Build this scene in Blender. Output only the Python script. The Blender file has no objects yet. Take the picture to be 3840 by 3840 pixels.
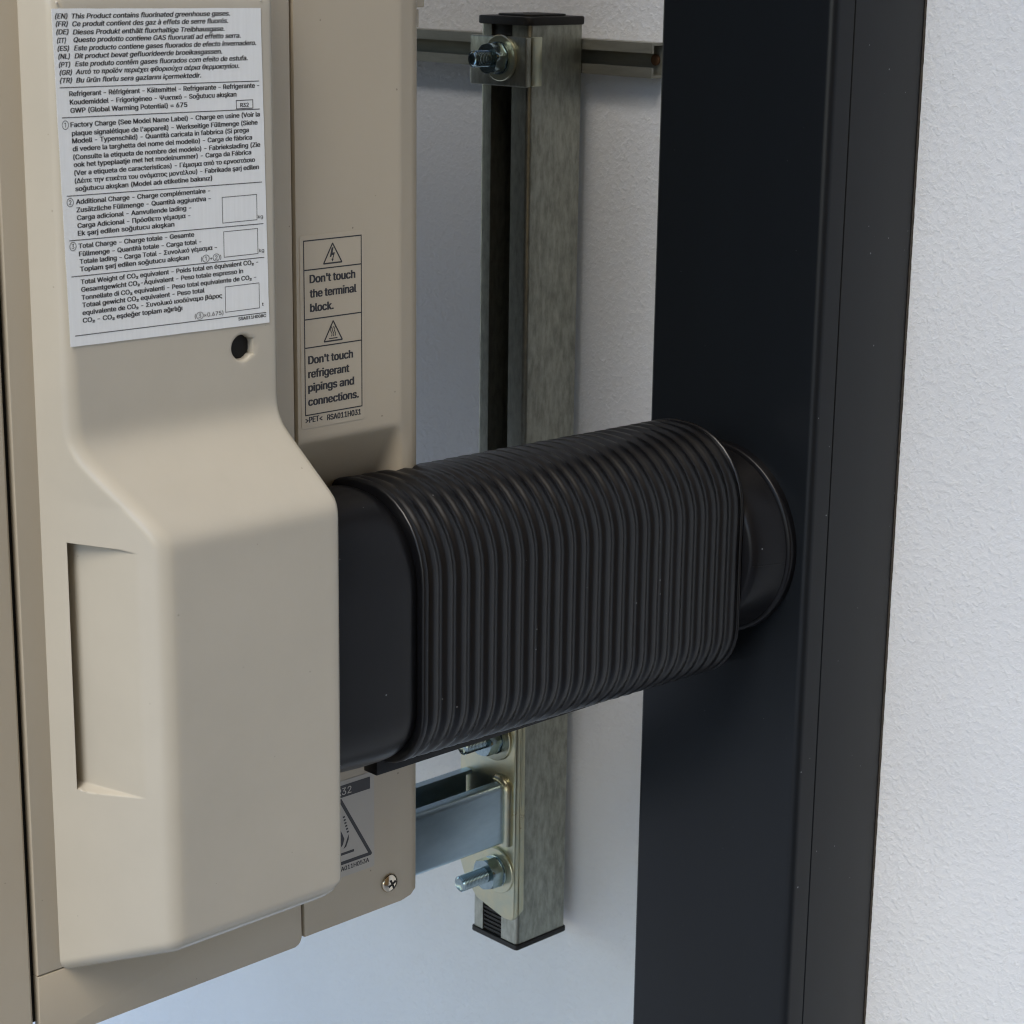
import bpy, bmesh, math, random
import numpy as np
from mathutils import Vector, Matrix
random.seed(4)
scene = bpy.context.scene
# ---------------------------------------------------------------- camera
YAW, PITCH, ROLL = 0.80669385, 0.26037095, -0.01330222
cy, sy = math.cos(YAW), math.sin(YAW)
FWD = Vector((-sy*math.cos(PITCH), cy*math.cos(PITCH), -math.sin(PITCH)))
r0 = Vector((cy, sy, 0)); d0 = FWD.cross(r0)
RGT = math.cos(ROLL)*r0 + math.sin(ROLL)*d0
DWN = -math.sin(ROLL)*r0 + math.cos(ROLL)*d0
cam = bpy.data.cameras.new('camera'); camo = bpy.data.objects.new('camera', cam)
scene.collection.objects.link(camo)
M = Matrix((RGT, -DWN, -FWD)).transposed().to_4x4()
camo.matrix_world = M
cam.sensor_width = 36; cam.lens = 36*8127.41/3840
cam.clip_start = 0.02; cam.clip_end = 2000
cam.dof.use_dof = True; cam.dof.focus_distance = 1.12; cam.dof.aperture_fstop = 34
scene.camera = camo
scene.cycles.pixel_filter_type = 'BLACKMAN_HARRIS'; scene.cycles.filter_width = 1.1
# ---------------------------------------------------------------- light
SUN_EL, SUN_AZ = math.radians(53), math.radians(154)     # azimuth clockwise from +Y
world = bpy.data.worlds.new('World'); scene.world = world; world.use_nodes = True
nt = world.node_tree; nt.nodes.clear()
sky = nt.nodes.new('ShaderNodeTexSky'); sky.sky_type = 'NISHITA'; sky.sun_disc = False
sky.sun_elevation = SUN_EL; sky.sun_rotation = SUN_AZ; sky.air_density = 1.0; sky.dust_density = 0.6; sky.ozone_density = 2.0
bg = nt.nodes.new('ShaderNodeBackground'); bg.inputs[1].default_value = 0.15
wo = nt.nodes.new('ShaderNodeOutputWorld')
nt.links.new(sky.outputs[0], bg.inputs[0]); nt.links.new(bg.outputs[0], wo.inputs[0])
sl = bpy.data.lights.new('sun', 'SUN'); sl.energy = 1.45; sl.angle = math.radians(32); sl.color = (1.0, 0.905, 0.76)
so = bpy.data.objects.new('sun', sl); scene.collection.objects.link(so)
sd = Vector((math.sin(SUN_AZ)*math.cos(SUN_EL), math.cos(SUN_AZ)*math.cos(SUN_EL), math.sin(SUN_EL)))
so.rotation_euler = sd.to_track_quat('Z', 'Y').to_euler(); so.location = sd*5
vs = scene.view_settings
vs.view_transform = 'Standard'; vs.look = 'None'; vs.exposure = 1.06; vs.gamma = 1.0; vs.use_curve_mapping = False

# ---------------------------------------------------------------- materials
def mat(name, col, rough=0.5, metal=0.0, spec=0.5, var=0.0, vscale=40, vcol=None, bump=0.0, bscale=600, bdist=0.0003,
        stretch=(1,1,1), specks=0.0, rvar=0.0):
    m = bpy.data.materials.new(name); m.use_nodes = True
    n = m.node_tree; b = n.nodes['Principled BSDF']; L = n.links.new
    b.inputs['Base Color'].default_value = (*col, 1); b.inputs['Roughness'].default_value = rough
    b.inputs['Metallic'].default_value = metal; b.inputs['Specular IOR Level'].default_value = spec
    tc = n.nodes.new('ShaderNodeTexCoord'); mp = n.nodes.new('ShaderNodeMapping'); mp.inputs['Scale'].default_value = stretch
    L(tc.outputs['Object'], mp.inputs[0])
    last = None
    if var > 0:
        no = n.nodes.new('ShaderNodeTexNoise'); no.inputs['Scale'].default_value = vscale; no.inputs['Detail'].default_value = 6
        no.inputs['Roughness'].default_value = 0.65
        L(mp.outputs[0], no.inputs['Vector'])
        rp = n.nodes.new('ShaderNodeValToRGB'); rp.color_ramp.elements[0].position = 0.32; rp.color_ramp.elements[1].position = 0.68
        c2 = vcol or tuple(c*(1-var) for c in col)
        rp.color_ramp.elements[0].color = (*c2, 1); rp.color_ramp.elements[1].color = (*col, 1)
        L(no.outputs[0], rp.inputs[0]); last = rp.outputs[0]
        if rvar > 0:
            mr = n.nodes.new('ShaderNodeMapRange'); mr.inputs[3].default_value = rough+rvar; mr.inputs[4].default_value = rough-rvar
            L(no.outputs[0], mr.inputs[0]); L(mr.outputs[0], b.inputs['Roughness'])
    if specks > 0:
        vo = n.nodes.new('ShaderNodeTexVoronoi'); vo.inputs['Scale'].default_value = 110; L(tc.outputs['Object'], vo.inputs['Vector'])
        wn = n.nodes.new('ShaderNodeSeparateColor'); L(vo.outputs['Color'], wn.inputs[0])
        g1 = n.nodes.new('ShaderNodeMath'); g1.operation = 'GREATER_THAN'; g1.inputs[1].default_value = 0.5; L(wn.outputs[0], g1.inputs[0])
        sc = n.nodes.new('ShaderNodeMath'); sc.operation = 'MULTIPLY'; sc.inputs[1].default_value = 0.06; L(wn.outputs[1], sc.inputs[0])
        lt = n.nodes.new('ShaderNodeMath'); lt.operation = 'LESS_THAN'; L(vo.outputs['Distance'], lt.inputs[0]); L(sc.outputs[0], lt.inputs[1])
        mu = n.nodes.new('ShaderNodeMath'); mu.operation = 'MULTIPLY'; L(g1.outputs[0], mu.inputs[0]); L(lt.outputs[0], mu.inputs[1])
        m2 = n.nodes.new('ShaderNodeMath'); m2.operation = 'MULTIPLY'; m2.inputs[1].default_value = specks; L(mu.outputs[0], m2.inputs[0])
        mx = n.nodes.new('ShaderNodeMixRGB'); L(m2.outputs[0], mx.inputs[0])
        if last: L(last, mx.inputs[1])
        else: mx.inputs[1].default_value = (*col, 1)
        s = sum(col)/3
        mx.inputs[2].default_value = (0.22, 0.23, 0.24, 1) if s < 0.2 else (0.12, 0.10, 0.08, 1)
        last = mx.outputs[0]
    if last: L(last, b.inputs['Base Color'])
    if bump > 0:
        nb = n.nodes.new('ShaderNodeTexNoise'); nb.inputs['Scale'].default_value = bscale; nb.inputs['Detail'].default_value = 3
        L(mp.outputs[0], nb.inputs['Vector'])
        bu = n.nodes.new('ShaderNodeBump'); bu.inputs['Strength'].default_value = bump; bu.inputs['Distance'].default_value = bdist
        L(nb.outputs[0], bu.inputs['Height']); L(bu.outputs[0], b.inputs['Normal'])
    return m

CREAM = (0.50, 0.455, 0.375)
m_cover = mat('cream_plastic', (0.50, 0.462, 0.380), 0.24, var=0.07, vscale=14, bump=0.12, bscale=1500, bdist=0.0001, specks=0.3, rvar=0.05)
m_panel = mat('cream_painted_steel', (0.46, 0.405, 0.31), 0.38, var=0.05, vscale=7, bump=0.15, bscale=1300, bdist=0.0001, specks=0.6, rvar=0.04)
m_edge = mat('cut_sheet_edge', (0.55, 0.51, 0.44), 0.4)
m_dark = mat('dark_interior', (0.012, 0.012, 0.011), 0.8)
m_label = mat('silver_grey_label_film', (0.86, 0.89, 0.90), 0.45, var=0.06, vscale=120, stretch=(1, 6, 0.35), bump=0.2, bscale=90, bdist=0.0002)
m_clear = mat('clear_label_film', (0.468, 0.413, 0.318), 0.30, var=0.03, vscale=30)
m_flam = mat('grey_label_film', (0.42, 0.40, 0.36), 0.3, var=0.05, vscale=50)
m_ink = mat('black_ink', (0.018, 0.018, 0.022), 0.5)
m_ink_soft = mat('worn_black_ink', (0.012, 0.011, 0.013), 0.55)
m_duct = mat('black_ribbed_plastic', (0.0040, 0.0042, 0.0054), 0.34, spec=0.40, var=0.25, vscale=60, bump=0.06, bscale=1800, bdist=0.00012, specks=0.5, rvar=0.03)
m_cuff = mat('black_smooth_plastic', (0.0050, 0.0050, 0.0062), 0.34, spec=0.24, var=0.2, vscale=35, bump=0.12, bscale=1500, bdist=0.0001, specks=0.6, rvar=0.05)
m_trunk = mat('anthracite_coated_metal', (0.0080, 0.0098, 0.0122), 0.31, spec=0.27, var=0.15, vscale=25, bump=0.10, bscale=2200, bdist=0.00008, specks=0.9, stretch=(1,1,0.15), rvar=0.04)
m_blackpl = mat('black_rubber_cap', (0.013, 0.0125, 0.012), 0.6, var=0.3, vscale=150, bump=0.3, bscale=700)
m_galv = mat('galvanised_steel', (0.47, 0.48, 0.42), 0.42, metal=0.92, var=0.55, vscale=260, vcol=(0.27, 0.28, 0.24), bump=0.3, bscale=700, stretch=(1, 1, 0.35), rvar=0.1)
m_rail = mat('dull_zinc_rail', (0.33, 0.33, 0.28), 0.5, metal=0.6, var=0.4, vscale=60, stretch=(0.2,1,1))
m_zinc = mat('yellow_passivated_zinc', (0.62, 0.58, 0.40), 0.30, metal=0.9, var=0.3, vscale=60, vcol=(0.48, 0.52, 0.42), rvar=0.08)
m_blue = mat('blue_zinc_arm', (0.58, 0.72, 0.82), 0.30, metal=0.85, var=0.35, vscale=22, vcol=(0.38, 0.52, 0.62), stretch=(1,0.5,1.5), rvar=0.03)
m_bolt = mat('blue_zinc_bolt', (0.38, 0.48, 0.50), 0.22, metal=1.0, var=0.25, vscale=200)
m_chrome = mat('nickel_screw', (0.62, 0.55, 0.44), 0.18, metal=1.0)
m_rust = mat('rusty_screw', (0.10, 0.045, 0.015), 0.8)
m_ground = mat('pale_paving', (0.37, 0.39, 0.41), 0.9, var=0.2, vscale=3)

def plaster():
    m = bpy.data.materials.new('white_plaster'); m.use_nodes = True; n = m.node_tree; L = n.links.new
    b = n.nodes['Principled BSDF']; b.inputs['Roughness'].default_value = 0.85; b.inputs['Specular IOR Level'].default_value = 0.25
    tc = n.nodes.new('ShaderNodeTexCoord')
    a = n.nodes.new('ShaderNodeTexNoise'); a.inputs['Scale'].default_value = 235; a.inputs['Detail'].default_value = 6; a.inputs['Roughness'].default_value = 0.62; a.inputs['Distortion'].default_value = 0.25
    c = n.nodes.new('ShaderNodeTexNoise'); c.inputs['Scale'].default_value = 34; c.inputs['Detail'].default_value = 3
    L(tc.outputs['Object'], a.inputs['Vector']); L(tc.outputs['Object'], c.inputs['Vector'])
    r = n.nodes.new('ShaderNodeValToRGB'); r.color_ramp.elements[0].position = 0.40; r.color_ramp.elements[1].position = 0.66
    e = r.color_ramp.elements.new(0.52); e.color = (0.35, 0.35, 0.35, 1)
    L(a.outputs[0], r.inputs[0])
    ad = n.nodes.new('ShaderNodeMath'); ad.operation = 'MULTIPLY_ADD'; ad.inputs[1].default_value = 0.9
    L(c.outputs[0], ad.inputs[0]); L(r.outputs[0], ad.inputs[2])
    bu = n.nodes.new('ShaderNodeBump'); bu.inputs['Strength'].default_value = 0.75; bu.inputs['Distance'].default_value = 0.00042
    L(ad.outputs[0], bu.inputs['Height']); L(bu.outputs[0], b.inputs['Normal'])
    v = n.nodes.new('ShaderNodeTexNoise'); v.inputs['Scale'].default_value = 5; v.inputs['Detail'].default_value = 6
    L(tc.outputs['Object'], v.inputs['Vector'])
    q = n.nodes.new('ShaderNodeValToRGB'); q.color_ramp.elements[0].position = 0.3; q.color_ramp.elements[1].position = 0.7
    q.color_ramp.elements[0].color = (0.72, 0.73, 0.735, 1); q.color_ramp.elements[1].color = (0.775, 0.785, 0.79, 1)
    L(v.outputs[0], q.inputs[0]); L(q.outputs[0], b.inputs['Base Color'])
    return m
m_wall = plaster()

# ---------------------------------------------------------------- helpers
def root(name, loc, label, cat):
    o = bpy.data.objects.new(name, None); scene.collection.objects.link(o); o.location = loc
    o['label'] = label; o['category'] = cat; o.empty_display_size = 0.02
    return o
def top_of(o):
    while o.parent: o = o.parent
    return o
def link(name, bm, mats, parent=None, smooth=True, angle=35):
    me = bpy.data.meshes.new(name)
    bmesh.ops.recalc_face_normals(bm, faces=bm.faces) 
    bm.to_mesh(me); bm.free()
    return link_me(name, me, mats, parent, smooth, angle)
def link_me(name, me, mats, parent=None, smooth=True, angle=35):
    for m in (mats if isinstance(mats, (list, tuple)) else [mats]): me.materials.append(m)
    if parent is not None:
        l = top_of(parent).location
        me.transform(Matrix.Translation((-l[0], -l[1], -l[2])))
    o = bpy.data.objects.new(name, me); scene.collection.objects.link(o)
    if parent is not None: o.parent = parent
    if smooth:
        me.shade_smooth(); me.set_sharp_from_angle(angle=math.radians(angle))
    return o
def box(bm, x0, x1, y0, y1, z0, z1, bev=0.0, seg=2):
    vs_ = [bm.verts.new((x, y, z)) for x in (x0, x1) for y in (y0, y1) for z in (z0, z1)]
    f = [(0,1,3,2),(4,6,7,5),(0,4,5,1),(2,3,7,6),(0,2,6,4),(1,5,7,3)]
    fs = [bm.faces.new([vs_[i] for i in q]) for q in f]
    if bev > 0:
        es = list({e for q in fs for e in q.edges})
        bmesh.ops.bevel(bm, geom=es, offset=bev, segments=seg, affect='EDGES', profile=0.5)
def prism(bm, poly, axis, a, b, bev=0.0):
    """poly in the two axes other than `axis`, in x,y,z order"""
    def P(p, t):
        c = list(p); c.insert(axis, t); return c
    A = [bm.verts.new(P(p, a)) for p in poly]; B = [bm.verts.new(P(p, b)) for p in poly]
    n = len(poly)
    fs = [bm.faces.new(A), bm.faces.new(B[::-1])]
    for i in range(n): bm.faces.new((A[i], A[(i+1) % n], B[(i+1) % n], B[i]))
    if bev > 0:
        es = list({e for q in fs for e in q.edges})
        bmesh.ops.bevel(bm, geom=es, offset=bev, segments=2, affect='EDGES', profile=0.5)
def rpoly(x0, x1, z0, z1, r, n=5):
    out = []
    rr = r if isinstance(r, (list, tuple)) else (r,)*4      # order: (x1,z1) (x0,z1) (x0,z0) (x1,z0)
    for (cx, cz, sx, sz, q), a0 in zip(((x1, z1, -1, -1, rr[0]), (x0, z1, 1, -1, rr[1]), (x0, z0, 1, 1, rr[2]), (x1, z0, -1, 1, rr[3])), (0, 90, 180, 270)):
        if q <= 0: out.append((cx, cz)); continue
        for i in range(n+1):
            a = math.radians(a0+90*i/n)
            out.append((cx+sx*q+q*math.cos(a), cz+sz*q+q*math.sin(a)))
    return out
def loft(bm, rings, cap0=True, cap1=True):
    V = [[bm.verts.new(p) for p in r] for r in rings]
    n = len(rings[0])
    for a, b in zip(V, V[1:]):
        for i in range(n): bm.faces.new((a[i], a[(i+1) % n], b[(i+1) % n], b[i]))
    if cap0: bm.faces.new(V[0][::-1])
    if cap1: bm.faces.new(V[-1])
def lathe_y(bm, cx, cz, prof, n=48, cap0=True, cap1=True):
    loft(bm, [[(cx+r*math.cos(2*math.pi*i/n), y, cz+r*math.sin(2*math.pi*i/n)) for i in range(n)] for y, r in prof], cap0, cap1)
def lathe_x(bm, cy_, cz, prof, n=32):
    loft(bm, [[(x, cy_+r*math.cos(2*math.pi*i/n), cz+r*math.sin(2*math.pi*i/n)) for i in range(n)] for x, r in prof])

# lettering: letters as filled outlines lying on a plane x = const, reading along +y
SYM = {}
_font = bpy.data.curves.new('type', 'FONT'); _fo = bpy.data.objects.new('type', _font); scene.collection.objects.link(_fo)
try:
    _font.font = bpy.data.fonts.load(bpy.utils.system_resource('DATAFILES', path='fonts')+'/Inter.woff2')
except Exception as e: print('font', e)
_font.resolution_u = 2; _font.fill_mode = 'FRONT'
GLY = {}
def _outline(text):
    """outlines of a string as closed polygons (keeps drawing direction)"""
    _font.body = text
    dg = bpy.context.evaluated_depsgraph_get(); dg.update()
    cu = _fo.evaluated_get(dg).to_curve(dg)
    polys = []
    for sp in cu.splines:
        pts = []
        if sp.type == 'BEZIER':
            bp = sp.bezier_points; n = len(bp)
            for i in range(n):
                p0, p3 = bp[i], bp[(i+1) % n]
                A, B, C_, D_ = p0.co, p0.handle_right, p3.handle_left, p3.co
                st = 1 if ((B-A).cross(D_-A).length < 1e-5 and (C_-A).cross(D_-A).length < 1e-5) else 4
                for k in range(st):
                    t = k/st; q = (1-t)**3*A+3*(1-t)**2*t*B+3*(1-t)*t*t*C_+t**3*D_
                    pts.append((q.x, q.y))
        else: pts = [(p.co.x, p.co.y) for p in sp.points]
        cl = [p for i, p in enumerate(pts) if math.dist(p, pts[i-1]) > 1e-5]
        if len(cl) > 2: polys.append(cl)
    _fo.to_curve_clear()
    return polys
def glyph(ch):
    """(vertices, triangles, advance) of one character, filled by the non-zero rule"""
    if ch in GLY: return GLY[ch]
    from mathutils.geometry import delaunay_2d_cdt
    iref = min(p[0] for q in _outline('I') for p in q)
    both = _outline(ch+'I'); polys = _outline(ch) if ch != ' ' else []
    last = both[-1]; adv = min(p[0] for p in last)-iref
    vs_, tris = [], []
    if polys:
        V = []; E = []
        for q in polys:
            n0 = len(V); V += [Vector(p) for p in q]; E += [(n0+i, n0+(i+1) % len(q)) for i in range(len(q))]
        r = delaunay_2d_cdt(V, E, [], 0, 1e-6)
        vs_ = [tuple(v) for v in r[0]]
        for f in r[2]:
            cx = sum(vs_[i][0] for i in f)/len(f); cy_ = sum(vs_[i][1] for i in f)/len(f); w = 0
            for q in polys:
                for i in range(len(q)):
                    x0_, y0_ = q[i-1]; x1_, y1_ = q[i]
                    if (y0_ <= cy_) != (y1_ <= cy_):
                        t = (cy_-y0_)/(y1_-y0_)
                        if x0_+t*(x1_-x0_) > cx: w += 1 if y1_ > y0_ else -1
            if w != 0: tris.append(tuple(f))
    GLY[ch] = (vs_, tris, adv); return GLY[ch]
CAP = None
def text_into(bm, s, y0, z, y1, cap, x, style='b', mi=1):
    """letters from y0 to y1 with baseline z and capital height cap"""
    global CAP
    if CAP is None: CAP = max(v[1] for v in glyph('H')[0])
    items = []; pen = 0
    for ch in s:
        vs_, tris, adv = glyph(ch)
        if tris: items.append((pen, vs_, tris))
        pen += adv
    sh = 0.20 if style == 'i' else 0.0
    used = [(px_+v[0]+sh*v[1]) for px_, vs_, tr in items for v in vs_]
    a, b = min(used), max(used)
    w = {'b': 0.029, 'i': 0.027, 'm': 0.040}.get(style, 0.006)
    a -= w; b += w
    sx = (y1-y0)/(b-a); sz = cap/CAP
    for k, (ox, oz) in enumerate(((-w, -w*0.25), (w, -w*0.25), (-w, w*0.25), (w, w*0.25), (0, 0))):   # stroke weight
        for px_, vs_, tr in items:
            V = [bm.verts.new((x+k*0.000003, y0+(px_+v[0]+sh*v[1]-a+ox)*sx, z+(v[1]+oz)*sz)) for v in vs_]
            for t in tr:
                f = bm.faces.new([V[i] for i in t]); f.material_index = mi; f.normal_update()
                if f.normal.x < 0: f.normal_flip()
def quad(bm, pts, mi=0):
    f = bm.faces.new([bm.verts.new(p) for p in pts]); f.material_index = mi; f.normal_update()
    if f.normal.x < 0: f.normal_flip()
def bar(bm, a, b, w, x, mi=1):
    (ya, za), (yb, zb) = a, b; dy, dz = yb-ya, zb-za; l = math.hypot(dy, dz); ny, nz = -dz/l*w/2, dy/l*w/2
    quad(bm, [(x, ya+ny, za+nz), (x, ya-ny, za-nz), (x, yb-ny, zb-nz), (x, yb+ny, zb+nz)], mi)
def poly_line(bm, pts, w, x, closed=False, mi=1):
    q = pts+[pts[0]] if closed else pts
    for a, b in zip(q, q[1:]): bar(bm, a, b, w, x, mi); x += 0.000002
    return x
def frame(bm, y0, y1, z0, z1, w, x, mi=1):
    for a, b in (((y0-w/2, z0), (y1+w/2, z0)), ((y0-w/2, z1), (y1+w/2, z1))): bar(bm, a, b, w, x, mi)
    for a, b in (((y0, z0+w/2), (y0, z1-w/2)), ((y1, z0+w/2), (y1, z1-w/2))): bar(bm, a, b, w, x, mi)
def disc_ring(bm, y, z, r, w, x, mi=1, n=20):
    poly_line(bm, [(y+r*math.cos(2*math.pi*i/n), z+r*math.sin(2*math.pi*i/n)) for i in range(n)], w, x, True, mi)

ZT = 0.31                       # top of the unit
X0 = -0.800                     # the unit's side panel
XO = -0.744                     # outer face of the moulded cover
XU = -0.782                     # upper label face of the cover
# ================================================================ setting
bm = bmesh.new(); box(bm, -6, 6, -8, 1.0, -1.40, -1.35)
g = link('ground', bm, m_ground, smooth=False); g['kind'] = 'structure'

bm = bmesh.new(); box(bm, -4, 3.5, 1.0, 1.25, -1.35, 2.2)
w = link('house_wall', bm, m_wall, smooth=False)
w['label'] = 'white rough plastered house wall behind the unit and right of the dark trunking'; w['category'] = 'wall'

bm = bmesh.new(); box(bm, -4, 3.5, 0.42, 0.998, 0.95, 1.05)  # added unseen overhang: holds back sky, bounces warm light down
w = link('overhead_light_shaper', bm, mat('warm_bounce_board', (0.70, 0.42, 0.15), 0.7, var=0.3, vscale=6, stretch=(0.2, 8, 1)), smooth=False)
w['label'] = 'added unseen warm board above the frame, blocks sky and bounces warm light'; w['category'] = 'light shaper'
bm = bmesh.new(); box(bm, 1.0, 1.2, -2.0, 0.998, -1.35, 3.4)  # added unseen wall: cuts the side sky, tints light on the unit's side
w = link('side_light_shaper', bm, mat('warm_bounce_wall', (0.36, 0.21, 0.09), 0.9, var=0.1, vscale=4), smooth=False)
w['label'] = 'added unseen warm wall right of the frame, blocks side sky and warms the light'; w['category'] = 'garden wall'

# ================================================================ outdoor unit
U = root('air_conditioner', (-1.15, 0.56, -0.545), 'cream outdoor air conditioner unit with moulded side cover and printed labels', 'air conditioner')
bm = bmesh.new()
box(bm, -1.60, X0-0.046, 0.40, 0.694, -0.488, ZT)
link('rear_body', bm, m_dark, U, smooth=False)
bm = bmesh.new()
box(bm, X0-0.045, X0-0.0045, 0.4675, 0.4990, -0.488, ZT)
link('inner_casing', bm, m_dark, U, smooth=False)
bm = bmesh.new()                                                     # front casing seen left of the gap
prism(bm, [(-1.62, 0.30), (X0-0.008, 0.30), (X0, 0.308), (X0, 0.4655), (X0-0.001, 0.4668), (X0-0.012, 0.4668), (X0-0.012, 0.33), (-1.62, 0.33)], 2, -0.52, ZT)
link('front_casing', bm, m_panel, U)
# service panel: a plate with an opening behind the moulded cover
def panel_plate(z0, z1, open_z0, open_z1, name, corner=False):
    bm = bmesh.new()
    ys = [0.4700, 0.4925, 0.592, 0.6226]
    t = 0.0045
    if open_z0 is None:
        pl = rpoly(ys[0], ys[3], z0, z1, (0, 0, 0.001, 0.004 if corner else 0))
        prism(bm, pl, 0, X0-t, X0, 0.0006)
    else:
        prism(bm, [(ys[0], z0), (ys[3], z0), (ys[3], z1), (ys[2], z1), (ys[2], open_z0), (ys[1], open_z0), (ys[1], z1), (ys[0], z1)], 0, X0-t, X0, 0.0006)
    return link(name, bm, m_panel, U)
panel_plate(-0.4636, ZT, -0.445, None, 'service_panel')
panel_plate(-0.498, -0.4640, None, None, 'lower_panel', True)
# rear side panel (carries the warning sticker) with a recess for the pipes
bm = bmesh.new()
ysB = [0.6240, 0.6246, 0.630]+[0.630+0.0025*i for i in range(1, 23)]+[0.6872, 0.6890, 0.6902, 0.6914, 0.6975, 0.7015, 0.7030, 0.7036, 0.7030]
zsB = list(np.concatenate([np.linspace(-0.4943, -0.488, 6), np.linspace(-0.486, -0.40, 16), np.linspace(-0.398, -0.21, 95), np.linspace(-0.206, ZT, 30)]))
def sst(a, b, t):
    t = min(1, max(0, (t-a)/(b-a))); return t*t*(3-2*t)
def panelx(j, y, z):
    x = X0
    if y > 0.6890: x -= (y-0.6890)*0.22
    if j >= len(ysB)-3: x -= (0.0012, 0.004, 0.02)[j-(len(ysB)-3)]
    if j == 0: x -= 0.0045
    rec = 0.040*min(1, max(0, (-0.2365-z)/0.075))**1.0*sst(-0.405, -0.400, z)
    rec = 0.5*(rec+math.sqrt(rec*rec+1e-7))-0.00016
    rec *= 1-sst(0.682, 0.693, y)
    return x-max(rec, 0)*sst(0.620, 0.626, y)
V = []
for z in zsB:
    row = []
    for j, y in enumerate(ysB):
        zz = z
        # rounded lower rear corner
        if y > 0.6956: 
            lim = -0.4943+0.008-math.sqrt(max(0, 0.008**2-(y-0.6956)**2)); zz = max(z, lim)
        row.append(bm.verts.new((panelx(j, y, zz), y, zz)))
    V.append(row)
for a, b in zip(V, V[1:]):
    for i in range(len(ysB)-1):
        try: bm.faces.new((a[i], a[i+1], b[i+1], b[i]))
        except ValueError: pass
low = V[0]; lb = [bm.verts.new((v.co.x-0.006, v.co.y, v.co.z+0.0002)) for v in low]
for i in range(len(ysB)-1): bm.faces.new((low[i+1], low[i], lb[i], lb[i+1]))
rear_panel = link('rear_panel', bm, m_panel, U, angle=50)

# moulded cover ---------------------------------------------------
YR, ZB = 0.6065, -0.4655
def Hface(z):
    pts = [(-0.60, 0.056), (-0.2515, 0.056), (-0.2165, 0.018), (-0.0275, 0.018), (0.004, 0.003), (0.5, 0.003)]
    return np.interp(z, [p[0] for p in pts], [p[1] for p in pts])
def Hs(z):
    k = np.linspace(-1, 1, 25); wgt = np.exp(-(k*2)**2/2); wgt /= wgt.sum()
    s = np.where(z > -0.235, 0.0085, 0.0055); s = np.where(z > -0.06, 0.004, s)
    return sum(wgt[i]*Hface(z+k[i]*s*1.4) for i in range(25))
def cdraft(z): return 0.33+0.13*np.clip((-0.19-z)/0.05, 0, 1)
Rf = 0.0060
def YRz(z): return 0.6010+0.0055*np.clip((-0.2200-z)/0.03, 0, 1)
def fdist(h, y, z, H):
    c = cdraft(z)
    a = H-h
    b = (y-0.482-c*h)/np.sqrt(1+c*c)
    d = (z-ZB-0.39*h)/math.sqrt(1+0.39**2)
    e = (YRz(z)-y-0.02*h)
    rf = 0.0048+(Rf-0.0048)*np.clip((-0.16-z)/0.09, 0, 1)
    u = [np.maximum(rf-a, 0), np.maximum(rf-b, 0), np.maximum(rf-d, 0), np.maximum(rf-e, 0)*1.0]
    # right edge has a tighter radius against the face, a big one against the bottom
    f1 = rf-np.sqrt(u[0]**2+u[1]**2+u[2]**2)
    re = 0.0042
    f2 = re-np.sqrt(np.maximum(re-a, 0)**2+np.maximum(re-e, 0)**2)
    rc = 0.013
    f3 = rc-np.sqrt(np.maximum(rc-d, 0)**2+np.maximum(rc-e, 0)**2)
    return np.minimum(np.minimum(f1, f2), f3)
def solve_h(y, z):
    H = Hs(z)
    lo = np.zeros_like(y)-0.004; hi = H+0.0
    for _ in range(26):
        m = (lo+hi)/2; ok = fdist(m, y, z, H) >= 0
        lo = np.where(ok, m, lo); hi = np.where(ok, hi, m)
    return lo
zc = [ZB]
z = ZB
HY, HZ = 0.5795, -0.1820
while z < 0.035:
    st = 0.0022
    if z < ZB+0.016: st = 0.0005
    elif z < ZB+0.03: st = 0.001
    if -0.381 < z < -0.366 or -0.2625 < z < -0.2540: st = 0.0004
    elif -0.263 < z < -0.205: st = 0.0011
    if abs(z-HZ) < 0.0085: st = 0.00035
    z += st; zc.append(z)
zc = np.array(zc)
yc = [0.0]; t = 0.0
def ycols():
    y = 0.482; out = [y]
    while y < YR-1e-6:
        st = 0.0020
        if y < 0.4860: st = 0.0006
        if 0.4860 <= y < 0.4892: st = 0.00025
        elif 0.4892 <= y < 0.512: st = 0.0007
        if abs(y-HY) < 0.0085: st = 0.00035
        if y > YR-0.0055: st = 0.0005
        y = min(YR, y+st); out.append(y)
    return np.array(out)
yc = ycols(); tcol = (yc-0.482)/(YR-0.482)
# row extents
H0 = Hs(zc)
def extent(z, side):
    H = Hs(np.array([z]))
    mid = 0.54
    lo, hi = (mid, 0.476) if side < 0 else (mid, YR+0.001)
    for _ in range(30):
        m = (lo+hi)/2
        if fdist(np.array([0.0]), np.array([m]), np.array([z]), H)[0] >= 0: lo = m
        else: hi = m
    return lo
bm = bmesh.new(); VV = []
for r, z in enumerate(zc):
    if r == 0: yl, yr = 0.4905, 0.5895
    else: yl, yr = extent(z, -1), extent(z, 1)
    Y = yl+(yr-yl)*tcol; Z = np.full_like(Y, z)
    h = solve_h(Y, Z)
    if r == 0: h = np.zeros_like(h)-0.002
    # grip pocket in the drafted side
    inp = (Y > 0.48745) & (z > -0.3785) & (z < -0.2580)
    floor = np.clip(0.0445-(0.5022-Y)/0.265, 0.0012, 1)
    ramp = np.maximum(0, (-0.3715-z))*9.0+np.maximum(0, z+0.2590)*6.0
    h = np.where(inp, np.minimum(h, floor+ramp), h)
    # screw hole
    rad = np.hypot(Y-HY, z-HZ); R1 = 0.0056; rr = 0.0018
    drop = np.where(rad < R1, 0.034, np.where(rad < R1+rr, rr-np.sqrt(np.maximum(0, rr**2-(R1+rr-rad)**2)), 0))
    h = h-drop
    VV.append([bm.verts.new((X0+h[i], Y[i], z)) for i in range(len(Y))])
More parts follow.
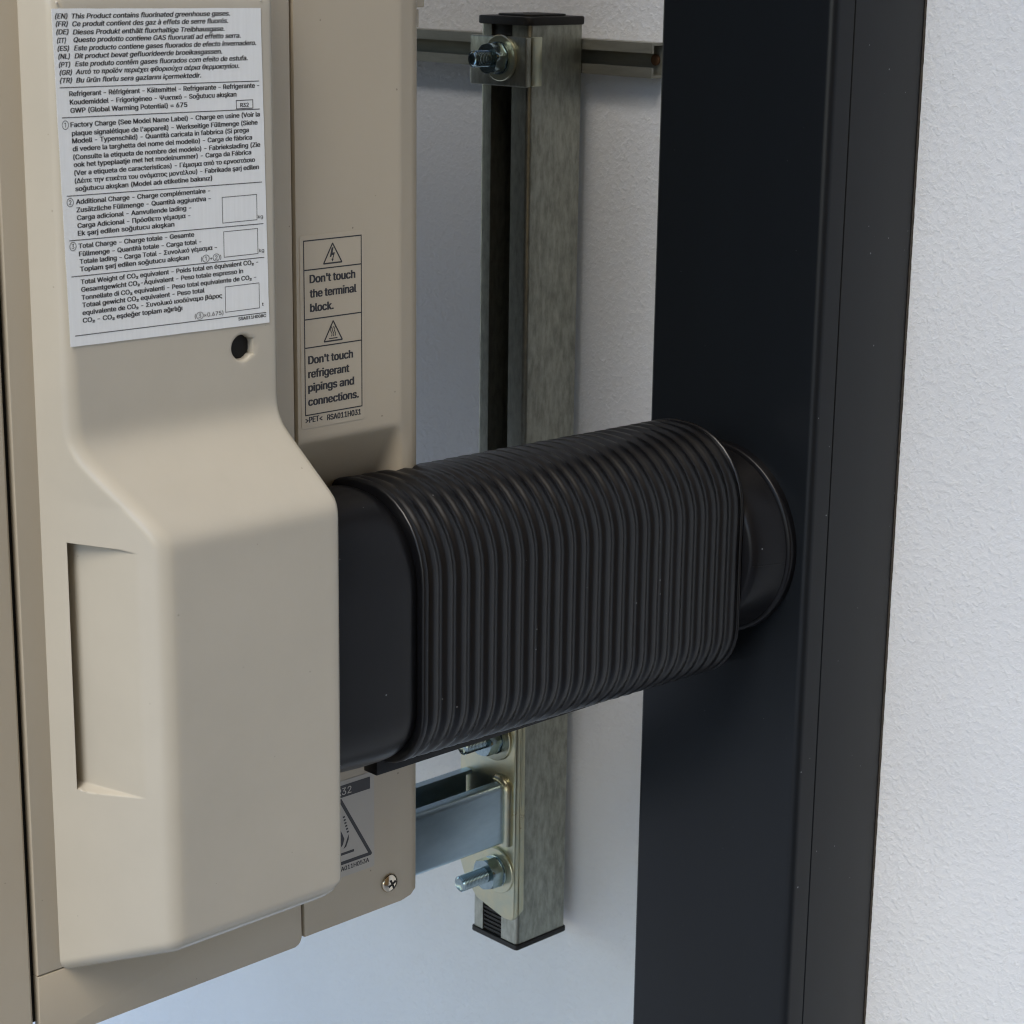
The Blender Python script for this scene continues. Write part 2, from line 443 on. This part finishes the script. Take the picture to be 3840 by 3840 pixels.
for a, b in zip(VV, VV[1:]):
    for i in range(len(a)-1): bm.faces.new((a[i], a[i+1], b[i+1], b[i]))
# returns that close the right-hand side
lastc = [row[-1] for row in VV]; back = [bm.verts.new((X0-0.002, v.co.y, v.co.z)) for v in lastc]
for i in range(len(lastc)-1): bm.faces.new((lastc[i], back[i], back[i+1], lastc[i+1]))
cover = link('service_cover', bm, m_cover, U, angle=60)
# little moulding pips above the label
for (y, z) in ((0.4895, -0.0290), (0.5928, -0.0292)):
    bm = bmesh.new(); bmesh.ops.create_uvsphere(bm, u_segments=12, v_segments=8, radius=0.00055, matrix=Matrix.Translation((XU-0.0001, y, z)))
    link('moulding_pip', bm, m_edge, cover)
# dark disc that paints the shade inside the screw hole
bm = bmesh.new(); lathe_x(bm, HY, HZ, [(X0-0.030, 0.0061), (X0+0.0138, 0.0061), (X0+0.0141, 0.0045), (X0+0.0141, 0.001)], 24)
link('hole_shade_disc', bm, m_dark, cover)

# big grey label ---------------------------------------------------
TXT = None
TXT=[
 ('(EN)',0.4881,-0.0354,0.4941,'i'),
 ('This Product contains fluorinated greenhouse gases.',0.4960,-0.0355,0.5758,'i'),
 ('(FR)',0.4883,-0.0385,0.4941,'i'),
 ('Ce produit contient des gaz à effets de serre fluorés.',0.4961,-0.0386,0.5747,'i'),
 ('(DE)',0.4884,-0.0417,0.4943,'i'),
 ('Dieses Produkt enthält fluorhaltige Treibhausgase.',0.4962,-0.0419,0.5727,'i'),
 ('(IT)',0.4886,-0.0451,0.4929,'i'),
 ('Questo prodotto contiene GAS fluorurati ad effetto serra.',0.4964,-0.0450,0.5813,'i'),
 ('(ES)',0.4887,-0.0483,0.4943,'i'),
 ('Este producto contiene gases fluorados de efecto invernadero.',0.4965,-0.0483,0.5896,'i'),
 ('(NL)',0.4889,-0.0515,0.4945,'i'),
 ('Dit product bevat gefluorideerde broeikasgassen.',0.4966,-0.0515,0.5712,'i'),
 ('(PT)',0.4890,-0.0548,0.4945,'i'),
 ('Este produto contêm gases fluorados com efeito de estufa.',0.4967,-0.0547,0.5848,'i'),
 ('(GR)',0.4892,-0.0580,0.4952,'i'),
 ('Αυτό το προϊόν περιέχει φθοριούχα αέρια θερμοκηπίου.',0.4968,-0.0579,0.5802,'i'),
 ('(TR)',0.4892,-0.0612,0.4951,'i'),
 ('Bu ürün florlu sera gazlarını içermektedir.',0.4969,-0.0613,0.5598,'i'),
 ('Refrigerant - Réfrigérant - Kältemittel - Refrigerante - Refrigerante -',0.4934,-0.0667,0.5909,'b'),
 ('Koudemiddel - Frigorigéneo - Ψυκτικό - Soğutucu akışkan',0.4935,-0.0701,0.5784,'b'),
 ('GWP (Global Warming Potential) = 675',0.4936,-0.0735,0.5522,'b'),
 ('R32',0.5803,-0.0748,0.5850,'b'),
 ('Factory Charge (See Model Name Label) - Charge en usine (Voir la',0.4934,-0.0793,0.5910,'b'),
 ("plaque signalétique de l'appareil) - Werkseitige Füllmenge (Siehe",0.4939,-0.0828,0.5897,'b'),
 ('Modell - Typenschild) - Quantità caricata in fabbrica (Si prega',0.4939,-0.0859,0.5848,'b'),
 ('di vedere la targhetta del nome del modello) - Carga de fàbrica',0.4940,-0.0892,0.5865,'b'),
 ('(Consulte la etiqueta de nombre del modelo) - Fabriekslading (Zie',0.4941,-0.0926,0.5909,'b'),
 ('ook het typeplaatje met het modelnummer) - Carga da Fábrica',0.4942,-0.0957,0.5859,'b'),
 ('(Ver a etiqueta de caracteristicas) - Γέμισμα από το ερνοστάσιο',0.4943,-0.0991,0.5879,'b'),
 ('(Δέιτε την ετικέτα του ονόματος μοντέλου) - Fabrikada şarj edilen',0.4944,-0.1024,0.5900,'b'),
 ('soğutucu akışkan (Model adı etiketine bakınız)',0.4945,-0.1057,0.5644,'b'),
 ('Additional Charge - Charge complémentaire -',0.4946,-0.1111,0.5632,'b'),
 ('Zusätzllche Füllmenge - Quantità aggiuntiva -',0.4947,-0.1145,0.5634,'b'),
 ('Carga adicional - Aanvullende lading -',0.4948,-0.1178,0.5529,'b'),
 ('Carga Adicional - Πρόσθετο γέμισμα -',0.4949,-0.1211,0.5523,'b'),
 ('Ek şarj edilen soğutucu akışkan',0.4949,-0.1243,0.5438,'b'),
 ('kg',0.5889,-0.1244,0.5918,'n'),
 ('Total Charge - Charge totale - Gesamte',0.4950,-0.1296,0.5541,'b'),
 ('Füllmenge - Quantità totale - Carga total -',0.4951,-0.1330,0.5578,'b'),
 ('Totale lading - Carga Total - Συνολικό γέμισμα -',0.4953,-0.1362,0.5661,'b'),
 ('Toplam şarj edilen soğutucu akışkan',0.4953,-0.1394,0.5511,'b'),
 ('(①+②)',0.5574,-0.1407,0.5683,'n'),
 ('kg',0.5892,-0.1396,0.5921,'n'),
 ('Total Weight of CO₂ equivalent - Poids total en équivalent CO₂ -',0.4954,-0.1448,0.5887,'b'),
 ('Gesamtgewicht CO₂-Äquivalent - Peso totale espresso in',0.4955,-0.1481,0.5802,'b'),
 ('Tonnellate di CO₂ equivalenti - Peso total equivalente de CO₂ -',0.4955,-0.1515,0.5874,'b'),
 ('Totaal gewicht CO₂ equivalent - Peso total',0.4957,-0.1547,0.5589,'b'),
 ('equivalente de CO₂ - Συνολικό ισοδύναμο βάρος',0.4957,-0.1580,0.5684,'b'),
 ('CO₂ - CO₂ eşdeğer toplam ağırlığı',0.4957,-0.1613,0.5468,'b'),
 ('(③×0.675)',0.5533,-0.1657,0.5688,'n'),
 ('t',0.5904,-0.1641,0.5913,'b'),
 ('SSA011H008C',0.5770,-0.1693,0.5925,'b'),
 ('①',0.4894,-0.0793,0.4926,'n'),
 ('②',0.4902,-0.1112,0.4935,'n'),
 ('③',0.4907,-0.1296,0.4940,'n'),
]
bm = bmesh.new()
LX = XU+0.00022
def wob(n, a, b):
    return [(a[0]+(b[0]-a[0])*i/n+random.uniform(-1, 1)*0.00008, a[1]+(b[1]-a[1])*i/n+random.uniform(-1, 1)*0.00008) for i in range(n)]
out = wob(20, (0.4866, -0.0314), (0.4893, -0.1710))+wob(18, (0.4893, -0.1710), (0.5944, -0.1722))+wob(20, (0.5944, -0.1722), (0.5924, -0.0325))+wob(18, (0.5924, -0.0325), (0.4866, -0.0314))
f = bm.faces.new([bm.verts.new((LX, y, z)) for y, z in out]); f.normal_update()
if f.normal.x < 0: f.normal_flip()
ex = bmesh.ops.extrude_face_region(bm, geom=[f]); 
for e in ex['geom']:
    if isinstance(e, bmesh.types.BMVert): e.co.x = LX+0.00012
LT = LX+0.00012+0.00006
for s, y0, z0_, y1, st in TXT:
    cap = 0.00198
    if s == 'R32': cap = 0.0017
    elif s == 'SSA011H008C': cap = 0.0014
    elif s in ('kg', 't'): cap = 0.0016
    elif s in '①②③': cap = 0.0020
    elif s in ('(①+②)', '(③×0.675)'): cap = 0.0018
    text_into(bm, s, y0, z0_, y1, cap, LT, st)
for a in ((0.4890, -0.0631, 0.5908), (0.4895, -0.0753, 0.5909), (0.4903, -0.1075, 0.5915), (0.4907, -0.1261, 0.5919), (0.4910, -0.1413, 0.5921), (0.4916, -0.1665, 0.5926)):
    bar(bm, (a[0], a[1]), (a[2], a[1]-0.0008), 0.00034, LT+0.00002)
for (y0, y1, z0_, z1_, wd) in ((0.5782, 0.5872, -0.0755, -0.0719, 0.00032), (0.5695, 0.5884, -0.1249, -0.1136, 0.00026), (0.5699, 0.5886, -0.1401, -0.1288, 0.00026), (0.5701, 0.5889, -0.1648, -0.1534, 0.00026)):
    frame(bm, y0, y1, z0_, z1_, wd, LT+0.00002)


def link_keep(name, bm, mats, parent):
    me = bpy.data.meshes.new(name); bm.to_mesh(me); bm.free()
    return link_me(name, me, mats, parent, smooth=False)
lab = link_keep('information_label', bm, [m_label, m_ink_soft], cover)
lab['label'] = 'large silver grey multilingual refrigerant label'

# warning sticker --------------------------------------------------
bm = bmesh.new(); x = X0+0.0002
pl = rpoly(0.6265, 0.6655, -0.2300, -0.1376, 0.0012, 4)
prism(bm, pl, 0, X0+0.00004, x)
x += 0.00006; wl = 0.00058
frame(bm, 0.6289, 0.6639, -0.2235, -0.1400, wl, x)
for z in (-0.1538, -0.1773, -0.1909): bar(bm, (0.6292, z), (0.6636, z), wl, x+0.00001)
for (a, b, c) in (((0.6463, -0.1423), (0.6408, -0.1517), (0.6519, -0.1517)), ((0.6463, -0.1795), (0.6407, -0.1891), (0.6518, -0.1891))):
    poly_line(bm, [a, b, c], 0.00072, x, True)
    for p in (a, b, c):
        quad(bm, [(x+0.00001, p[0]+0.00026*math.cos(t*math.pi/4), p[1]+0.00026*math.sin(t*math.pi/4)) for t in range(8)], 1)
quad(bm, [(x, *p) for p in ((0.6457, -0.1444), (0.6469, -0.1442), (0.6463, -0.1468), (0.6455, -0.1487), (0.6445, -0.1489))], 1)
quad(bm, [(x+0.00001, *p) for p in ((0.6463, -0.1468), (0.6477, -0.1468), (0.6465, -0.1499), (0.6460, -0.1498), (0.6467, -0.1480), (0.6456, -0.1479))], 1)
quad(bm, [(x+0.00002, *p) for p in ((0.6455, -0.1497), (0.6470, -0.1498), (0.6461, -0.1511))], 1)
for dy in (-0.0011, 0.0, 0.0011):
    poly_line(bm, [(0.6462+dy+0.00045*math.sin(k/8*2*math.pi*1.15), -0.1869+0.0047*k/8) for k in range(9)], 0.00045, x)
bar(bm, (0.6437, -0.1879), (0.6489, -0.1879), 0.0005, x)
for s, y0, z, y1 in (("Don't touch", 0.6322, -0.1601, 0.6602), ("the terminal", 0.6322, -0.1670, 0.6609), ("block.", 0.6323, -0.1738, 0.6467), ("Don't touch", 0.6308, -0.1988, 0.6585),
                     ("refrigerant", 0.6307, -0.2055, 0.6561), ("pipings and", 0.6306, -0.2121, 0.6591), ("connections.", 0.6305, -0.2190, 0.6620)):
    text_into(bm, s, y0, z, y1, 0.0038, x, 'm')
text_into(bm, '>PET<', 0.6288, -0.2272, 0.6392, 0.0027, x, 'm'); text_into(bm, 'RSA011H031', 0.6420, -0.2276, 0.6633, 0.0027, x, 'm')
st = link_keep('warning_sticker', bm, [m_clear, m_ink], rear_panel)
st['label'] = 'clear sticker with two warning triangles and black text'
# flammable sticker, half hidden behind the cover
bm = bmesh.new(); x = X0+0.0002
prism(bm, rpoly(0.6255, 0.6707, -0.4688, -0.4160, 0.001, 3), 0, X0+0.00004, x); x += 0.00006
quad(bm, [(x, 0.6285, -0.4250), (x, 0.668, -0.4250), (x, 0.668, -0.4184), (x, 0.6285, -0.4184)], 1)
text_into(bm, 'R32', 0.6460, -0.4237, 0.6556, 0.0038, x+0.00005, 'n', 0)
poly_line(bm, [(0.6483, -0.4262), (0.6285, -0.4610), (0.6681, -0.4610)], 0.0019, x, True)
for p in ((0.6483, -0.4262), (0.6681, -0.4610)):
    quad(bm, [(x+0.00001, p[0]+0.00095*math.cos(t*math.pi/5), p[1]+0.00095*math.sin(t*math.pi/5)) for t in range(10)], 1)
bar(bm, (0.6395, -0.4560), (0.6571, -0.4560), 0.0014, x)
quad(bm, [(x, *p) for p in ((0.6470, -0.4535), (0.6497, -0.4510), (0.6508, -0.4480), (0.6495, -0.4450), (0.6480, -0.4420), (0.6468, -0.4450), (0.6460, -0.4490))], 1)
quad(bm, [(x+0.00001, *p) for p in ((0.6500, -0.4535), (0.6520, -0.4525), (0.6536, -0.4490), (0.6538, -0.4460), (0.6526, -0.4482), (0.6514, -0.4512))], 1)
for k in range(6):
    quad(bm, [(x+0.00002, *p) for p in ((0.6524-0.0005*k, -0.4452+0.0028*k/1.6), (0.6538-0.0005*k, -0.4450+0.0028*k/1.6), (0.6536-0.0005*k, -0.4441+0.0028*k/1.6), (0.6523-0.0005*k, -0.4443+0.0028*k/1.6))], 1)
text_into(bm, 'RSA011H053A', 0.6445, -0.4654, 0.6671, 0.0024, x, 'b')
st = link_keep('flammable_sticker', bm, [m_flam, m_ink], rear_panel)
st['label'] = 'grey hazard sticker half hidden behind the moulded cover'
# panel screw
SY, SZ = 0.6809, -0.4815
bm = bmesh.new()
lathe_x(bm, SY, SZ, [(X0+0.0001, 0.0052), (X0+0.0006, 0.0052), (X0+0.0014, 0.0047), (X0+0.0022, 0.0035), (X0+0.0026, 0.0018), (X0+0.0027, 0.0003)], 32)
sc = link('screw', bm, m_chrome, rear_panel)
bm = bmesh.new()
for a in (25, 115):
    c, s_ = math.cos(math.radians(a)), math.sin(math.radians(a)); L_, W_ = 0.0026, 0.00055
    prism(bm, [(SY+c*L_-s_*W_, SZ+s_*L_+c*W_), (SY-c*L_-s_*W_, SZ-s_*L_+c*W_), (SY-c*L_+s_*W_, SZ-s_*L_-c*W_), (SY+c*L_+s_*W_, SZ+s_*L_-c*W_)], 0, X0+0.0020+0.00005*(a > 50), X0+0.00278+0.00003*(a > 50))
link('cross_slot', bm, m_dark, sc, smooth=False)
# rear fin guard stub at the very top and rear body behind the panel
bm = bmesh.new()
box(bm, X0-0.035, X0-0.008, 0.7045, 0.7115, -0.0345, ZT, 0.0008); box(bm, X0-0.034, X0-0.010, 0.7045, 0.7095, -0.044, -0.0355, 0.0005)
link('rear_guard', bm, m_panel, U)
# feet on the support arms
for y in (0.47, 0.66):
    bm = bmesh.new(); box(bm, -1.02, -0.94, y-0.02, y+0.02, -0.5450, -0.488, 0.003); link('foot', bm, m_blackpl, U)

# ================================================================ ribbed duct
Dt = root('flexible_duct', (-0.79, 0.60, -0.40), 'black ribbed flexible pipe duct running from the unit cover to the dark trunking', 'pipe duct')
DCX, DCZ = -0.790, -0.3295
def ring(y, gx=0.0, n=9):
    t = (y-0.657)/(0.893-0.657)
    zt = -0.2590-0.0035*t; zb_ = -0.4005-0.0060*t
    return [(x_, y, z_) for x_, z_ in rpoly(-0.8345-gx, -0.7465+gx, zb_-gx, zt+gx, (0.043+gx, 0.037+gx, 0.034+gx, 0.033+gx), n)]
NR = 25; y0, y1 = 0.657, 0.893; per = (y1-y0)/NR
rings = []
bm = bmesh.new()
rings.append(ring(y0, -0.004)); rings.append(ring(y0, -0.0009)); rings.append(ring(y0+0.0003, 0.0001)); rings.append(ring(y0+0.0011, 0.0006)); rings.append(ring(y0+0.0030, 0.0006))
y = y0+0.0034; per = (y1-0.002-y)/NR
for k in range(NR):
    wob_ = random.uniform(-1, 1)*0.00009
    for i in range(14):
        q = i/14; g = 0.0003-0.00145*(0.5+0.5*math.cos(2*math.pi*q))**1.5
        rings.append(ring(y+per*(k+q), g+wob_*(1-math.cos(2*math.pi*q))/2))
rings.append(ring(y1-0.002, -0.00125)); rings.append(ring(y1-0.0016, 0)); rings.append(ring(y1-0.0006, 0.0001)); rings.append(ring(y1, -0.001)); rings.append(ring(y1, -0.012))
loft(bm, rings)
link('ribbed_sleeve', bm, m_duct, Dt, angle=75)
bm = bmesh.new()
def cring(y, gx):
    t = (y-0.60)/0.06
    return [(x_, y, z_) for x_, z_ in rpoly(-0.8320-gx, -0.7488+gx, -0.3990-gx, -0.2612+gx, (0.044+gx, 0.035+gx, 0.033+gx, 0.034+gx), 12)]
loft(bm, [cring(0.585, -0.0040), cring(0.600, -0.0027), cring(0.612, -0.0015), cring(0.624, -0.0006), cring(0.636, 0.0), cring(0.646, 0.0), cring(0.651, -0.0003), cring(0.6548, -0.0011), cring(0.6575, -0.0024), cring(0.660, -0.0040)])
link('smooth_cuff', bm, m_cuff, Dt, angle=50)
FX, FZ = -0.786, -0.3325
bm = bmesh.new()
lathe_y(bm, FX, FZ, [(0.8925, 0.030), (0.8930, 0.0440), (0.8942, 0.0462), (0.8970, 0.0478), (0.901, 0.0493), (0.905, 0.0506), (0.909, 0.0518), (0.9120, 0.0526), (0.9140, 0.0534)], 72)
col = link('round_collar', bm, m_cuff, Dt, angle=50)
bm = bmesh.new()
sp_ = [(0.8942, 0.0462), (0.8970, 0.0478), (0.901, 0.0493), (0.905, 0.0506), (0.909, 0.0518), (0.9120, 0.0526), (0.9138, 0.0533)]
sx_ = [(FX+math.sqrt(r*r-0.0045**2), y) for y, r in sp_]
prism(bm, [(x+0.00022, y) for x, y in sx_]+[(x-0.002, y) for x, y in sx_[::-1]], 2, FZ-0.00465, FZ-0.00425)
link('mould_seam', bm, m_duct, col, smooth=False)
bm = bmesh.new()
lathe_y(bm, FX, FZ, [(0.9142, 0.0525), (0.9146, 0.0550), (0.9152, 0.0557), (0.9165, 0.0561), (0.9185, 0.0558), (0.9202, 0.0560)], 72)
link('flange', bm, m_cuff, Dt, angle=40)
bm = bmesh.new(); box(bm, -0.7890, -0.7790, 0.655, 0.9195, -0.4085, -0.3975, 0.0004)
link('base_strip', bm, m_cuff, Dt)

# ================================================================ trunking on the wall
T = root('cable_trunking', (-0.783, 0.999, -1.34), 'anthracite vertical pipe trunking fixed to the white wall right of the ribbed duct', 'trunking')
def arc(cx, cy_, r, a0, a1, n=6):
    return [(cx+r*math.cos(math.radians(a0+(a1-a0)*i/n)), cy_+r*math.sin(math.radians(a0+(a1-a0)*i/n))) for i in range(n+1)]
xl, xr, yf = -0.8445, -0.7220, 0.9200
lid = [(xl, 0.9366), (xl, yf+0.003)]+arc(xl+0.003, yf+0.003, 0.003, 180, 270)+arc(xr-0.0048, yf+0.0048, 0.0048, 270, 360, 8)+[(xr, 0.9364), (xr-0.0006, 0.9368), (xr-0.003, 0.9368)]
bm = bmesh.new(); prism(bm, lid+[(xl+0.003, 0.9368)], 2, -1.34, 0.6)
link('lid', bm, m_trunk, T, angle=28)
base = [(xl+0.001, 0.9378), (xr-0.003, 0.9378), (xr-0.0012, 0.9376), (xr-0.0004, 0.9382)]+[(xr-0.0004, 0.9975), (xr-0.0010, 0.9992), (xl+0.001, 0.9992)]
bm = bmesh.new(); prism(bm, base, 2, -1.34, 0.6)
link('base_channel', bm, m_trunk, T, angle=28)
# grubby sealing bead along the wall joint
bm = bmesh.new(); rings = []
z = -1.34
while z < 0.6:
    r = 0.0007+random.uniform(0, 0.00025)
    if z < -0.75 or z > 0.05: stp = 0.02
    else: stp = 0.0025
    rings.append([(xr-0.0006+r*math.cos(a), 0.9996+r*0.8*math.sin(a), z) for a in (math.pi, 1.25*math.pi, 1.5*math.pi, 1.75*math.pi, 2*math.pi, 0.5*math.pi)]); z += stp
loft(bm, rings); link('sealant_bead', bm, mat('grubby_sealant', (0.06, 0.05, 0.038), 0.8, var=0.5, vscale=200), T)

# ================================================================ wall rail
Rl = root('wall_rail', (-1.0, 0.9985, -0.073), 'horizontal zinc channel rail screwed to the wall behind the top of the post', 'rail')
def rail_poly():
    # (y, z) C profile opening toward -y, wall at y=0.9995
    y0_, y1_ = 0.9870, 0.9990; zt, zb_ = -0.0625, -0.0835; t = 0.0016; lip = 0.0062
    return [(y1_, zb_), (y1_, zt), (y0_, zt), (y0_, zt-lip), (y0_+t, zt-lip), (y0_+t, zt-t), (y1_-t, zt-t), (y1_-t, zb_+t), (y0_+t, zb_+t), (y0_+t, zb_+lip), (y0_, zb_+lip), (y0_, zb_)]
bm = bmesh.new(); prism(bm, rail_poly(), 0, -1.75, -0.9125)
rl = link('channel', bm, m_rail, Rl, smooth=False)
for x in (-0.9185, -1.0335):
    bm = bmesh.new(); lathe_y(bm, x, -0.073, [(0.9974, 0.0034), (0.9962, 0.0034), (0.9955, 0.0022)], 20)
    link('rail_screw', bm, m_rust, Rl)

# ================================================================ post
P_ = root('mounting_post', (-0.993, 0.963, -0.667), 'upright galvanised steel channel post with black end caps between unit and trunking', 'post')
px0, px1, py0, py1 = -1.0150, -0.9710, 0.9400, 0.9865
t = 0.0025; s0, s1 = -1.0048, -0.9862
out = [(s1, py0+0.013), (s1, py0)]+arc(px1-0.003, py0+0.003, 0.003, 270, 360, 5)+arc(px1-0.002, py1-0.002, 0.002, 0, 90, 3)+arc(px0+0.002, py1-0.002, 0.002, 90, 180, 3)+arc(px0+0.003, py0+0.003, 0.003, 180, 270, 5)+[(s0, py0), (s0, py0+0.013)]
inn = [(s0-t, py0+0.013), (s0-t, py0+t), (px0+t, py0+t), (px0+t, py1-t), (px1-t, py1-t), (px1-t, py0+t), (s1+t, py0+t), (s1+t, py0+0.013)]
bm = bmesh.new(); prism(bm, out+inn, 2, -0.6655, -0.0535)
ch = link('channel', bm, m_galv, P_, angle=30)
bm = bmesh.new(); prism(bm, rpoly(px0-0.0020, px1+0.0020, py0-0.0022, py1+0.0015, 0.0045, 5), 2, -0.0535, -0.0485, 0.0009)
prism(bm, rpoly(px0+0.006, px1-0.006, py0+0.006, py1-0.006, 0.006, 5), 2, -0.0484, -0.0472, 0.0005)
prism(bm, rpoly(s0, s1, py0+0.001, py1-0.012, 0.001, 2), 2, -0.0600, -0.0536)
link('top_cap', bm, m_blackpl, P_, angle=40)
bm = bmesh.new(); prism(bm, rpoly(px0-0.0006, px1+0.0012, py0-0.0012, py1+0.0008, 0.0025, 4), 2, -0.6695, -0.6657, 0.0007)
prism(bm, rpoly(s0+0.0003, s1-0.0003, py0+0.0016, py1-0.012, 0.001, 2), 2, -0.6656, -0.6400)
for k in range(8): box(bm, s0+0.0006, s1-0.0006, py0+0.0004, py0+0.0022, -0.6640+0.003*k, -0.6626+0.003*k)
link('bottom_cap', bm, m_blackpl, P_, angle=40)
def hexring(cx, cz, r, y, rot=0.0): return [(cx+r*math.cos(math.radians(60*i+rot)), y, cz+r*math.sin(math.radians(60*i+rot))) for i in range(6)]
def bolt_set(cx, cz, yw, parent, wr, nr, br, ytip, rot, mw=None, nut_t=0.0085):
    """washer, nut and threaded stub pointing out of the wall (toward -y)"""
    bm = bmesh.new(); lathe_y(bm, cx, cz, [(yw-0.00005, wr), (yw-0.0016, wr), (yw-0.0019, wr-0.0004), (yw-0.0019, 0.003)], 48); w_ = link('washer', bm, mw or m_zinc, parent)
    bm = bmesh.new(); lathe_y(bm, cx, cz, [(yw-0.0020, nr*0.98), (yw-0.0034, nr*0.98), (yw-0.0037, nr*0.9)], 40); link('spring_washer', bm, m_bolt, parent)
    yn = yw-0.0038
    bm = bmesh.new(); n = 36; rings = []
    for yy, cham in ((yn, 0.93), (yn-0.0008, 1.0), (yn-nut_t+0.0012, 1.0), (yn-nut_t, 0.90)):
        rg = []
        for i in range(n):
            a = 2*math.pi*i/n; af = (math.degrees(a)-rot) % 60
            rh = nr*math.cos(math.radians(30))/math.cos(math.radians(af-30))
            rad = min(rh, nr*cham); rg.append((cx+rad*math.cos(a), yy, cz+rad*math.sin(a)))
        rings.append(rg)
    loft(bm, rings); link('nut', bm, m_bolt, parent, angle=22)
    bm = bmesh.new(); pr = [(yn, br)]
    y = yn-nut_t
    while y > ytip+0.0016:
        pr += [(y, br), (y-0.0005, br*0.86), (y-0.001, br)]; y -= 0.00125
    pr += [(ytip+0.001, br*0.95), (ytip, br*0.72), (ytip+0.0012, br*0.25)]
    lathe_y(bm, cx, cz, pr, 24); link('threaded_stub', bm, m_bolt, parent, angle=50)
# upper clamp
bm = bmesh.new(); prism(bm, rpoly(-1.0190, -0.9690, -0.0905, -0.0605, 0.001, 3), 1, 0.9352, 0.9398, 0.0006)
cp = link('clamp_plate', bm, m_galv, P_)
bm = bmesh.new(); prism(bm, rpoly(0.9406, 0.9490, -0.0900, -0.0603, 0.0006, 2), 0, px1+0.0001, px1+0.0022, 0.0004)
link('clamp_tab', bm, m_zinc, P_)
BN = bmesh
bolt_set(-0.9905, -0.0735, 0.9350, P_, 0.0140, 0.0102, 0.0050, 0.9110, 12)

# ================================================================ bracket arm
A_ = root('support_bracket', (-0.993, 0.80, -0.59), 'blue zinc support arm with bolted yellowish base plate on the lower half of the post', 'bracket')
bm = bmesh.new()
pp = [(-1.0235, -0.6170), (-1.0180, -0.6290), (-1.0060, -0.6405), (-0.9790, -0.6468), (-0.9715, -0.6462), (-0.9690, -0.6430), (-0.9688, -0.5060), (-0.9700, -0.5030), (-1.0225, -0.5030), (-1.0235, -0.5040)]
prism(bm, pp, 1, 0.9350, 0.9397, 0.0008)
link('base_plate', bm, m_zinc, A_)
bm = bmesh.new(); prism(bm, [(0.9400, -0.5040), (0.9436, -0.5040), (0.9444, -0.6400), (0.9400, -0.6430)], 0, px1+0.0001, px1+0.0022, 0.0005)
link('plate_flange', bm, m_zinc, A_)
# C-shaped arm, open upward, along y
ax0, ax1, az0, az1 = -1.0190, -0.9755, -0.5905, -0.5475; t = 0.0028; lip = 0.0085
c = [(ax0+lip, az1-t), (ax0+lip, az1)]+arc(ax0+0.003, az1-0.003, 0.003, 90, 180, 4)+arc(ax0+0.003, az0+0.003, 0.003, 180, 270, 4)+arc(ax1-0.003, az0+0.003, 0.003, 270, 360, 4)+arc(ax1-0.004, az1-0.004, 0.004, 0, 90, 5)+[(ax1-lip, az1), (ax1-lip, az1-t)]
c += [(ax1-t, az1-t), (ax1-t, az0+t), (ax0+t, az0+t), (ax0+t, az1-t)]
bm = bmesh.new(); prism(bm, c, 1, 0.36, 0.9340)
link('arm', bm, m_blue, A_, angle=30)
# rounded weld bead between arm and plate
bm = bmesh.new(); rings = []
path = [(ax1+0.0004, az0-0.001+(az1-az0)*k/12) for k in range(13)]+[(ax1-0.0025, az1+0.0005), (ax1-0.006, az1+0.0009), (ax1-0.010, az1+0.0009)]
for k, (x, z) in enumerate(path):
    r = 0.0040+random.uniform(-1, 1)*0.0003
    d = (0, 0, 1) if k < 13 else (-1, 0, 0)
    if d[2]: rings.append([(x+r*math.cos(a), 0.9338+r*math.sin(a), z) for a in [2*math.pi*i/10 for i in range(10)]])
    else: rings.append([(x, 0.9338+r*math.sin(a), z+r*math.cos(a)) for a in [2*math.pi*i/10 for i in range(10)]])
loft(bm, rings); link('weld_bead', bm, m_zinc, A_, angle=70)
bolt_set(-0.9850, -0.6130, 0.9350, A_, 0.0160, 0.0115, 0.0054, 0.9000, 20, nut_t=0.0095)
bolt_set(-0.9890, -0.5180, 0.9350, A_, 0.0160, 0.0115, 0.0054, 0.9050, 5, nut_t=0.0095)

bpy.data.objects.remove(_fo); bpy.data.curves.remove(_font)
